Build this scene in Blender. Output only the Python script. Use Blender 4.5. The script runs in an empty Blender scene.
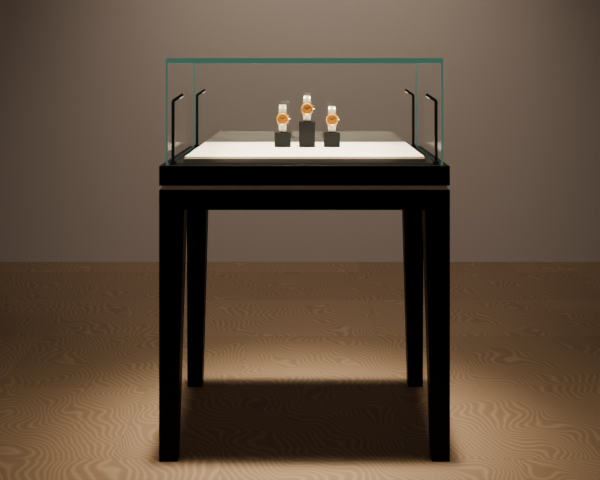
import bpy, bmesh, math, random
from mathutils import Vector, Matrix, Euler
random.seed(3)
scene = bpy.context.scene
COL = scene.collection

# ---------------------------------------------------------------- materials
def newmat(name):
    m = bpy.data.materials.new(name); m.use_nodes = True
    return m, m.node_tree.nodes, m.node_tree.links, m.node_tree.nodes["Principled BSDF"]

def simple(name, col, rough=0.5, metal=0.0, spec=0.5, bump=0.0, bscale=200, var=0.08):
    m, n, l, b = newmat(name)
    tc = n.new("ShaderNodeTexCoord")
    no = n.new("ShaderNodeTexNoise"); no.inputs["Scale"].default_value = bscale*0.1
    l.new(tc.outputs["Object"], no.inputs["Vector"])
    mx = n.new("ShaderNodeMix"); mx.data_type = 'RGBA'
    mx.inputs[6].default_value = (*[c*(1-var) for c in col], 1)
    mx.inputs[7].default_value = (*[min(1, c*(1+var)) for c in col], 1)
    l.new(no.outputs["Fac"], mx.inputs[0]); l.new(mx.outputs[2], b.inputs["Base Color"])
    b.inputs["Roughness"].default_value = rough
    b.inputs["Metallic"].default_value = metal
    b.inputs["Specular IOR Level"].default_value = spec
    if bump > 0:
        n2 = n.new("ShaderNodeTexNoise"); n2.inputs["Scale"].default_value = bscale
        l.new(tc.outputs["Object"], n2.inputs["Vector"])
        bp = n.new("ShaderNodeBump"); bp.inputs["Strength"].default_value = bump
        bp.inputs["Distance"].default_value = 0.001
        l.new(n2.outputs["Fac"], bp.inputs["Height"]); l.new(bp.outputs["Normal"], b.inputs["Normal"])
    return m

M_black = simple("black_lacquer", (0.0016, 0.0015, 0.0014), 0.45, 0, 0.05)
M_deck = simple("black_deck", (0.003, 0.0028, 0.0025), 0.5, 0, 0.1)
M_strip = simple("bronze_reveal", (0.45, 0.37, 0.29), 0.5, 0.1)
M_tray = simple("cream_tray_fabric", (0.94, 0.905, 0.79), 0.85, 0, 0.2, 0.05, 900, 0.02)
M_trim = simple("tan_tray_edge", (0.22, 0.175, 0.125), 0.5, 0.0)
M_block = simple("charcoal_block", (0.005, 0.005, 0.006), 0.5, 0, 0.2, 0.05, 500)
M_gold = simple("gold", (0.74, 0.46, 0.14), 0.35, 0.9)
M_steel = simple("bracelet_silver_cream", (0.66, 0.60, 0.47), 0.35, 0.3)
M_dial = simple("amber_dial", (0.36, 0.125, 0.004), 0.5, 0.0, 0.15, 0, 300, 0.2)
M_hand = simple("dark_hands", (0.02, 0.008, 0.003), 0.4)
M_mark = simple("gold_markers", (0.58, 0.34, 0.10), 0.3, 0.3)
M_cuff = simple("cream_cuff", (0.56, 0.51, 0.40), 0.6)

# clear glass (Schlick-like reflectance over transparency, reflectance turned down)
def glass(name, tint, scale=1.0, f0=0.045):
    m = bpy.data.materials.new(name); m.use_nodes = True
    n, l = m.node_tree.nodes, m.node_tree.links
    n.clear()
    out = n.new("ShaderNodeOutputMaterial")
    mix = n.new("ShaderNodeMixShader")
    tr = n.new("ShaderNodeBsdfTransparent"); tr.inputs[0].default_value = (*tint, 1)
    gl = n.new("ShaderNodeBsdfGlossy"); gl.inputs["Roughness"].default_value = 0.0
    gl.inputs[0].default_value = (0.97, 1, 0.98, 1)
    lw = n.new("ShaderNodeLayerWeight"); lw.inputs["Blend"].default_value = 0.5
    p = n.new("ShaderNodeMath"); p.operation = 'POWER'; p.inputs[1].default_value = 5
    a = n.new("ShaderNodeMath"); a.operation = 'MULTIPLY_ADD'
    a.inputs[1].default_value = 0.96*scale; a.inputs[2].default_value = f0
    l.new(lw.outputs["Facing"], p.inputs[0]); l.new(p.outputs[0], a.inputs[0])
    l.new(a.outputs[0], mix.inputs[0]); l.new(tr.outputs[0], mix.inputs[1]); l.new(gl.outputs[0], mix.inputs[2])
    l.new(mix.outputs[0], out.inputs[0])
    return m
M_glass = glass("clear_glass", (0.985, 0.995, 0.99), 0.7, 0.018)
M_glass_s = glass("clear_low_reflect_glass", (0.99, 0.995, 0.993), 0.12, 0.018)  # grazing reflections lowered further for the front and side panes
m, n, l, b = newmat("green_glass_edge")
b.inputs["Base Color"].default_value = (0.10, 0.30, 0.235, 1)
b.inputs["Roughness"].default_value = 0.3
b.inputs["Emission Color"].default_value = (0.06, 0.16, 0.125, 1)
b.inputs["Emission Strength"].default_value = 0.6  # edge is no lamp; glow put in to brighten the green
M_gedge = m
m, n, l, b = newmat("led_lens")
b.inputs["Base Color"].default_value = (1, 1, 1, 1)
b.inputs["Emission Color"].default_value = (1, 0.93, 0.8, 1)
b.inputs["Emission Strength"].default_value = 1.5
M_led = m

# wall paint
m, n, l, b = newmat("wall_plaster")
tc = n.new("ShaderNodeTexCoord")
no = n.new("ShaderNodeTexNoise"); no.inputs["Scale"].default_value = 1.2; no.inputs["Detail"].default_value = 6
l.new(tc.outputs["Object"], no.inputs["Vector"])
mx = n.new("ShaderNodeMix"); mx.data_type = 'RGBA'
mx.inputs[6].default_value = (0.38, 0.326, 0.290, 1); mx.inputs[7].default_value = (0.40, 0.343, 0.305, 1)
l.new(no.outputs["Fac"], mx.inputs[0]); l.new(mx.outputs[2], b.inputs["Base Color"])
b.inputs["Roughness"].default_value = 0.9; b.inputs["Specular IOR Level"].default_value = 0.15
M_wall = m

# floor: wide boards with swirling grain
m, n, l, b = newmat("swirled_grain_floor")
tc = n.new("ShaderNodeTexCoord")
br = n.new("ShaderNodeTexBrick")
br.offset = 0.37; br.offset_frequency = 2
br.inputs["Color1"].default_value = (0, 0, 0, 1); br.inputs["Color2"].default_value = (1, 1, 1, 1)
br.inputs["Mortar"].default_value = (0.5, 0.5, 0.5, 1)
br.inputs["Scale"].default_value = 1.0
br.inputs["Mortar Size"].default_value = 0.0012
br.inputs["Mortar Smooth"].default_value = 0.3
br.inputs["Brick Width"].default_value = 0.9
br.inputs["Row Height"].default_value = 0.60
mp = n.new("ShaderNodeMapping"); mp.inputs["Location"].default_value = (0.25, -0.02, 0)
l.new(tc.outputs["Object"], mp.inputs["Vector"]); l.new(mp.outputs[0], br.inputs["Vector"])
sc = n.new("ShaderNodeVectorMath"); sc.operation = 'MULTIPLY'; sc.inputs[1].default_value = (7.3, 3.7, 5.1)
l.new(br.outputs["Color"], sc.inputs[0])
ad = n.new("ShaderNodeVectorMath"); ad.operation = 'ADD'
l.new(tc.outputs["Object"], ad.inputs[0]); l.new(sc.outputs[0], ad.inputs[1])
nz = n.new("ShaderNodeTexNoise"); nz.inputs["Scale"].default_value = 4.6; nz.inputs["Detail"].default_value = 0.0
l.new(ad.outputs[0], nz.inputs["Vector"])
nz2 = n.new("ShaderNodeTexNoise"); nz2.inputs["Scale"].default_value = 10; nz2.inputs["Detail"].default_value = 0.0
l.new(ad.outputs[0], nz2.inputs["Vector"])
sep = n.new("ShaderNodeSeparateXYZ"); l.new(ad.outputs[0], sep.inputs[0])
def mth(op, a, b_=None, c=None):
    x = n.new("ShaderNodeMath"); x.operation = op
    for i, v in enumerate((a, b_, c)):
        if v is None: continue
        if isinstance(v, (int, float)): x.inputs[i].default_value = v
        else: l.new(v, x.inputs[i])
    return x.outputs[0]
ph = mth('MULTIPLY', sep.outputs[1], 24.0)
ph = mth('MULTIPLY_ADD', sep.outputs[0], 34.0, ph)
ph = mth('MULTIPLY_ADD', nz.outputs["Fac"], 11.0, ph)
ph = mth('MULTIPLY_ADD', nz2.outputs["Fac"], 3.4, ph)
s = mth('SINE', mth('MULTIPLY', ph, 2*math.pi))
s = mth('MULTIPLY_ADD', s, 0.5, 0.5)
s = mth('POWER', s, 2.6)
fine = n.new("ShaderNodeTexNoise"); fine.inputs["Scale"].default_value = 1.6; fine.inputs["Detail"].default_value = 4
l.new(tc.outputs["Object"], fine.inputs["Vector"])
base = n.new("ShaderNodeMix"); base.data_type = 'RGBA'
base.inputs[6].default_value = (0.148, 0.096, 0.058, 1); base.inputs[7].default_value = (0.182, 0.119, 0.073, 1)
l.new(fine.outputs["Fac"], base.inputs[0])
lines = n.new("ShaderNodeMix"); lines.data_type = 'RGBA'
lines.inputs[7].default_value = (0.33, 0.235, 0.152, 1)
l.new(mth('MULTIPLY', s, 0.40), lines.inputs[0]); l.new(base.outputs[2], lines.inputs[6])
var = n.new("ShaderNodeHueSaturation")
sepc = n.new("ShaderNodeSeparateColor"); l.new(br.outputs["Color"], sepc.inputs[0])
l.new(mth('MULTIPLY_ADD', sepc.outputs[0], 0.16, 0.92), var.inputs["Value"])
l.new(lines.outputs[2], var.inputs["Color"])
mor = n.new("ShaderNodeMix"); mor.data_type = 'RGBA'
mor.inputs[7].default_value = (0.08, 0.05, 0.03, 1)
l.new(mth('MULTIPLY', br.outputs["Fac"], 0.5), mor.inputs[0]); l.new(var.outputs[0], mor.inputs[6])
l.new(mor.outputs[2], b.inputs["Base Color"])
b.inputs["Roughness"].default_value = 0.65; b.inputs["Specular IOR Level"].default_value = 0.2
M_floor = m

# ---------------------------------------------------------------- mesh helpers
def finish(bm, name, mats, parent=None, bevel=0, smooth=False):
    me = bpy.data.meshes.new(name); bm.normal_update(); bm.to_mesh(me); bm.free()
    if not isinstance(mats, (list, tuple)): mats = [mats]
    for x in mats: me.materials.append(x)
    if smooth:
        for p in me.polygons: p.use_smooth = True
    o = bpy.data.objects.new(name, me); COL.objects.link(o)
    if parent: o.parent = parent
    if bevel:
        md = o.modifiers.new("bevel", 'BEVEL'); md.width = bevel; md.segments = 2; md.limit_method = 'ANGLE'
    return o

def add_box(bm, x0, x1, y0, y1, z0, z1, mi=0, mtx=None):
    vs = [bm.verts.new(Vector(c)) for c in ((x0,y0,z0),(x1,y0,z0),(x1,y1,z0),(x0,y1,z0),(x0,y0,z1),(x1,y0,z1),(x1,y1,z1),(x0,y1,z1))]
    if mtx:
        for v in vs: v.co = mtx @ v.co
    fs = []
    for f in ((3,2,1,0),(4,5,6,7),(0,1,5,4),(1,2,6,5),(2,3,7,6),(3,0,4,7)):
        fc = bm.faces.new([vs[i] for i in f]); fc.material_index = mi; fs.append(fc)
    return fs   # bottom, top, front(-y), right(+x), back(+y), left(-x)

def box(name, x0, x1, y0, y1, z0, z1, mat, parent=None, bevel=0):
    bm = bmesh.new(); add_box(bm, x0, x1, y0, y1, z0, z1)
    return finish(bm, name, mat, parent, bevel)

def empty(name, loc=(0, 0, 0)):
    e = bpy.data.objects.new(name, None); e.empty_display_size = 0.1; e.location = loc
    COL.objects.link(e); return e

# ---------------------------------------------------------------- room
bm = bmesh.new(); add_box(bm, -6, 6, -4, 2.68, -0.05, 0)
finish(bm, "floor", M_floor)
bm = bmesh.new(); add_box(bm, -6, 6, 2.68, 2.8, -0.05, 4.5)
finish(bm, "wall_back", M_wall)

# ---------------------------------------------------------------- display case
case = empty("glass_display_case")
W = 0.4365; D = 0.665
LT, LB = 0.075, 0.054
def leg(name, sx, front):
    bm = bmesh.new()
    rings = []
    for z, w in ((0, LB), (0.756, LT), (0.816, LT)):
        xo, xi = sx*W, sx*(W-w)
        yo, yi = (0.0, w) if front else (D, D-w)
        rings.append([bm.verts.new(c) for c in ((xo, yo, z), (xi, yo, z), (xi, yi, z), (xo, yi, z))])
    bm.faces.new(rings[0]); bm.faces.new(rings[-1])
    for a, b_ in zip(rings, rings[1:]):
        for i in range(4):
            bm.faces.new((a[i], a[(i+1) % 4], b_[(i+1) % 4], b_[i]))
    bmesh.ops.recalc_face_normals(bm, faces=bm.faces)
    finish(bm, name, M_black, case, 0.0015)
leg("leg_1", -1, True); leg("leg_2", 1, True); leg("leg_3", -1, False); leg("leg_4", 1, False)
bx = W-LT
box("apron_front", -bx, bx, 0.0, 0.022, 0.756, 0.816, M_black, case)
box("apron_back", -bx, bx, D-0.022, D, 0.756, 0.816, M_black, case)
box("apron_left", -W, -W+0.022, LT, D-LT, 0.756, 0.816, M_black, case)
box("apron_right", W-0.022, W, LT, D-LT, 0.756, 0.816, M_black, case)
box("reveal_strip", -W+0.008, W-0.008, 0.004, D-0.004, 0.816, 0.829, M_strip, case)
box("deck_slab", -W, W, 0, D, 0.829, 0.888, M_black, case, 0.0015)
box("plinth", -0.402, 0.402, 0.050, D-0.03, 0.888, 0.8900, M_deck, case, 0.0005)
box("tray_trim", -0.3745, 0.3745, 0.088, D-0.026, 0.8900, 0.901, M_trim, case, 0.0005)
box("tray_top", -0.3735, 0.3735, 0.101, D-0.031, 0.901, 0.906, M_tray, case, 0.0005)

# glass hood : every pane is a real sheet, faces clear, cut edges green
GX, GY0, GY1, GZ0, GZ1 = 0.4185, 0.016, D-0.016, 0.888, 1.212
TH = 0.006; TT = 0.016
def pane(name, x0, x1, y0, y1, z0, z1, clear, mat=M_glass):
    bm = bmesh.new(); fs = add_box(bm, x0, x1, y0, y1, z0, z1, 1)
    for i in clear: fs[i].material_index = 0
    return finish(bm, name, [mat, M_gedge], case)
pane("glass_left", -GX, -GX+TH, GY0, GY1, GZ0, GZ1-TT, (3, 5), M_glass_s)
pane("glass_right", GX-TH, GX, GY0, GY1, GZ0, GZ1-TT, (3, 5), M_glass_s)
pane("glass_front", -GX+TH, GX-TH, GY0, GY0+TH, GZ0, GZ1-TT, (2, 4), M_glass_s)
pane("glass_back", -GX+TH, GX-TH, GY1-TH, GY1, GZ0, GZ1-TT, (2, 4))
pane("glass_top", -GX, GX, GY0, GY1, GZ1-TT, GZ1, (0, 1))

# light posts
def post(i, sx, y):
    bm = bmesh.new()
    x = sx*0.401; r = 0.0045
    add_box(bm, x-0.009, x+0.009, y-0.009, y+0.009, 0.888, 0.897)
    path = [Vector((x, y, 0.888)), Vector((x, y, 1.078)), Vector((x-sx*0.002, y, 1.083)), Vector((x-sx*0.030, y, 1.101))]
    prev = None
    for k, p in enumerate(path):
        if k == 0: t = Vector((0, 0, 1))
        elif k == len(path)-1: t = (path[k]-path[k-1]).normalized()
        else: t = ((path[k]-path[k-1]).normalized()+(path[k+1]-path[k]).normalized()).normalized()
        yv = Vector((0, 1, 0)); xv = yv.cross(t).normalized()
        ring = [bm.verts.new(p + xv*a*r + yv*b_*r) for a, b_ in ((-1,-1),(1,-1),(1,1),(-1,1))]
        if prev:
            for q in range(4): bm.faces.new((prev[q], prev[(q+1) % 4], ring[(q+1) % 4], ring[q]))
        else: bm.faces.new(ring)
        prev = ring
    bm.faces.new(prev)
    bmesh.ops.recalc_face_normals(bm, faces=bm.faces)
    finish(bm, f"light_post_{i}", M_deck, case)
    d = (path[3]-path[2]).normalized()
    nrm = Vector((0,1,0)).cross(d).normalized()
    if nrm.z > 0: nrm = -nrm
    c = path[2]+d*0.025+nrm*(r+0.0004)
    bm = bmesh.new()
    R = Matrix((( d.x,0,nrm.x,c.x),(d.y,1,nrm.y,c.y),(d.z,0,nrm.z,c.z),(0,0,0,1)))
    add_box(bm, -0.006, 0.006, -0.003, 0.003, -0.0008, 0.0008, 0, R)
    bmesh.ops.recalc_face_normals(bm, faces=bm.faces)
    finish(bm, f"led_lens_{i}", M_led, case)
    ld = bpy.data.lights.new(f"led_spot_{i}", 'SPOT'); ld.energy = 6.0; ld.color = (1, 0.87, 0.66)
    ld.spot_size = math.radians(86); ld.spot_blend = 1; ld.shadow_soft_size = 0.004
    lo = bpy.data.objects.new(f"led_spot_{i}", ld); COL.objects.link(lo); lo.parent = case
    lo.location = c+nrm*0.006
    tgt = Vector((0, 0.22 if y < 0.3 else 0.40, 0.89)); lo.rotation_euler = (tgt-lo.location).to_track_quat('-Z', 'Y').to_euler()
post(1, -1, 0.045); post(2, 1, 0.045); post(3, -1, 0.615); post(4, 1, 0.615)

# ---------------------------------------------------------------- blocks + watches
def add_disc(bm, r0, r1, y0, y1, seg, mi, mtx):
    a = [bm.verts.new(mtx @ Vector((r0*math.cos(t), y0, r0*math.sin(t)))) for t in [2*math.pi*i/seg for i in range(seg)]]
    b_ = [bm.verts.new(mtx @ Vector((r1*math.cos(t), y1, r1*math.sin(t)))) for t in [2*math.pi*i/seg for i in range(seg)]]
    for i in range(seg):
        f = bm.faces.new((a[i], a[(i+1) % seg], b_[(i+1) % seg], b_[i])); f.material_index = mi
    f = bm.faces.new(a); f.material_index = mi
    f = bm.faces.new(b_); f.material_index = mi

def watch(base, H, yaw=0.0, R=0.0215):
    root = empty("wristwatch", base)
    root.rotation_euler = (0, 0, yaw)
    DY = 0.052
    a, c = DY/2, H/2
    def P(t, off=0):
        ct, st = math.cos(t), math.sin(t)
        k = 2/2.6
        return Vector((0, -(a+off)*math.copysign(abs(ct)**k, ct), c+0.0018+(c+off)*math.copysign(abs(st)**k, st)))
    bm = bmesh.new(); N = 400
    pts = [P(2*math.pi*i/N) for i in range(N+1)]
    cum = [0]
    for i in range(N): cum.append(cum[-1]+(pts[i+1]-pts[i]).length)
    L = cum[-1]; rows = int(L/0.0072)
    for rI in range(rows):
        sdist = (rI+0.5)/rows*L
        j = max(i for i in range(N) if cum[i] <= sdist)
        p = pts[j]; t = (pts[j+1]-pts[j]).normalized()
        if p.y < 0 and abs(p.z-c) < R*0.78: continue
        dist = abs(p.z-c)/c if p.y < 0 else 1
        hw = 0.0150 - 0.003*min(1, dist)
        nrm = Vector((1, 0, 0)).cross(t).normalized()
        M = Matrix(((1,0,0,p.x),(0,t.y,nrm.y,p.y),(0,t.z,nrm.z,p.z),(0,0,0,1)))
        ll = L/rows*0.44
        for q, (x0, x1, mi, th) in enumerate(((-hw, -hw*0.42, 0, .0012), (-hw*0.36, hw*0.36, 1, .0016), (hw*0.42, hw, 0, .0012))):
            add_box(bm, x0, x1, -ll, ll, -th, th, mi, M)
    bmesh.ops.recalc_face_normals(bm, faces=bm.faces)
    finish(bm, "bracelet", [M_steel, M_cuff], root, 0.0004)
    bm = bmesh.new(); prev = None; first = None
    for i in range(49):
        t = 2*math.pi*i/48
        o_, i_ = P(t, -0.0022), P(t, -0.0042)
        ring = [bm.verts.new(v) for v in (o_+Vector((-.010,0,0)), o_+Vector((.010,0,0)), i_+Vector((.010,0,0)), i_+Vector((-.010,0,0)))] if i < 48 else first
        if prev:
            for q in range(4): bm.faces.new((prev[q], prev[(q+1) % 4], ring[(q+1) % 4], ring[q]))
        if i == 0: first = ring
        prev = ring
    bmesh.ops.recalc_face_normals(bm, faces=bm.faces)
    finish(bm, "cuff", M_cuff, root)
    Mx = Matrix.Translation((0, -a-0.001, c+0.001)) @ Euler((math.radians(-5), 0, 0)).to_matrix().to_4x4()
    bm = bmesh.new()
    add_disc(bm, R*0.94, R, 0.003, -0.001, 48, 0, Mx)
    add_disc(bm, R, R, -0.001, -0.0045, 48, 0, Mx)
    seg = 48; prof = ((R, -0.0045), (R*0.97, -0.0066), (R*0.90, -0.0074), (R*0.82, -0.0062), (R*0.82, -0.0045))
    rr = [[bm.verts.new(Mx @ Vector((r*math.cos(2*math.pi*i/seg), y, r*math.sin(2*math.pi*i/seg)))) for i in range(seg)] for r, y in prof]
    for A, B in zip(rr, rr[1:]):
        for i in range(seg): bm.faces.new((A[i], A[(i+1) % seg], B[(i+1) % seg], B[i]))
    for ang, rad, ln in ((0, 0.0024, 0.005), (0.5, 0.0016, 0.004), (-0.5, 0.0016, 0.004)):
        Mc = Mx @ Matrix.Rotation(-ang, 4, 'Y') @ Matrix.Translation((R, -0.002, 0)) @ Matrix.Rotation(math.radians(90), 4, 'Z')
        add_disc(bm, rad, rad, 0, -ln, 12, 0, Mc)
    for sx in (-1, 1):
        add_box(bm, sx*0.0145-0.002, sx*0.0145+0.002, -0.003, 0.003, R*0.62, R*1.05, 0, Mx)
        add_box(bm, sx*0.0145-0.002, sx*0.0145+0.002, -0.003, 0.003, -R*1.05, -R*0.62, 0, Mx)
    bmesh.ops.recalc_face_normals(bm, faces=bm.faces)
    finish(bm, "watch_case", M_gold, root)
    bm = bmesh.new(); add_disc(bm, R*0.82, R*0.82, -0.0040, -0.0050, 48, 0, Mx)
    for k in range(12):
        Mk = Mx @ Matrix.Rotation(k*math.pi/6, 4, 'Y')
        add_box(bm, -0.0006, 0.0006, -0.0056, -0.005, R*0.64, R*0.78, 1, Mk)
    for cx, cz in ((-0.30, 0.0), (0.30, 0.0), (0, -0.33)):
        Ms = Mx @ Matrix.Translation((cx*R, 0, cz*R))
        add_disc(bm, R*0.19, R*0.19, -0.005, -0.0053, 24, 1, Ms)
        add_disc(bm, R*0.15, R*0.15, -0.0053, -0.0055, 24, 0, Ms)
    for ang, ln, w in ((math.radians(-60), R*0.42, 0.0010), (math.radians(60), R*0.62, 0.0008)):
        Mk = Mx @ Matrix.Rotation(ang, 4, 'Y')
        add_box(bm, -w, w, -0.0062, -0.0057, -R*0.1, ln, 2, Mk)
    add_disc(bm, 0.0012, 0.0012, -0.005, -0.0066, 12, 2, Mx)
    bmesh.ops.recalc_face_normals(bm, faces=bm.faces)
    finish(bm, "dial", [M_dial, M_mark, M_hand], root)
    return root

def block(x, y, h, w=0.028):
    bm = bmesh.new(); z0 = 0.906
    add_box(bm, -w, w, -w, w, 0, 0.004)
    add_box(bm, -w, w, -w, w, 0.005, h)
    add_box(bm, -w+0.001, w-0.001, -w+0.001, w-0.001, 0.004, 0.005)
    o = finish(bm, "display_block", M_block, None, 0.0008); o.location = (x, y, z0)
    return o
cx = 0.0105
def px(u, z): return cx + (u-308)*z/(2.6/0.003)
Z = 3.02
for u, h, H in ((282.5, 0.050, 0.094), (307, 0.088, 0.088), (332, 0.050, 0.089)):
    x = px(u, Z); y = Z-2.6+0.028
    block(x, y, h)
    watch((x, y-0.002, 0.906+h), H, 0.0)

# ---------------------------------------------------------------- lights
def spot(name, loc, tgt, e, size, soft, col, blend=1.0):
    ld = bpy.data.lights.new(name, 'SPOT'); ld.energy = e; ld.color = col
    ld.spot_size = math.radians(size); ld.spot_blend = blend; ld.shadow_soft_size = soft
    o = bpy.data.objects.new(name, ld); COL.objects.link(o); o.location = loc
    o.rotation_euler = (Vector(tgt)-Vector(loc)).to_track_quat('-Z', 'Y').to_euler()
spot("ceiling_spotlight", (0.05, 0.05, 12), (0.05, -0.02, 0), 14000, 10.2, 1.2, (1, 0.85, 0.62))
spot("added_case_fill", (0.0, 0.27, 8), (0.0, 0.27, 0.9), 11500, 11.0, 0.35, (1, 0.87, 0.66), 1.0)  # added fill, no known fixture; lifts the tray and the floor pool
spot("added_wall_fill", (0.1, 0.6, 4.2), (0.05, 2.68, 0.55), 440, 64, 0.3, (1, 0.87, 0.74))  # added light for the wall's soft bright centre, no known fixture
w = bpy.data.worlds.new("dim_room"); scene.world = w; w.use_nodes = True
w.node_tree.nodes["Background"].inputs[0].default_value = (1, 0.84, 0.72, 1)
w.node_tree.nodes["Background"].inputs[1].default_value = 0.145

# ---------------------------------------------------------------- camera
cd = bpy.data.cameras.new("camera"); cam = bpy.data.objects.new("camera", cd); COL.objects.link(cam)
cam.location = (cx, -2.6, 1.182); cam.rotation_euler = (math.radians(90), 0, 0)
cd.sensor_width = 36
cd.lens = 36*(2.6/0.003)/600
cd.shift_x = -8/600; cd.shift_y = -172/600
scene.camera = cam
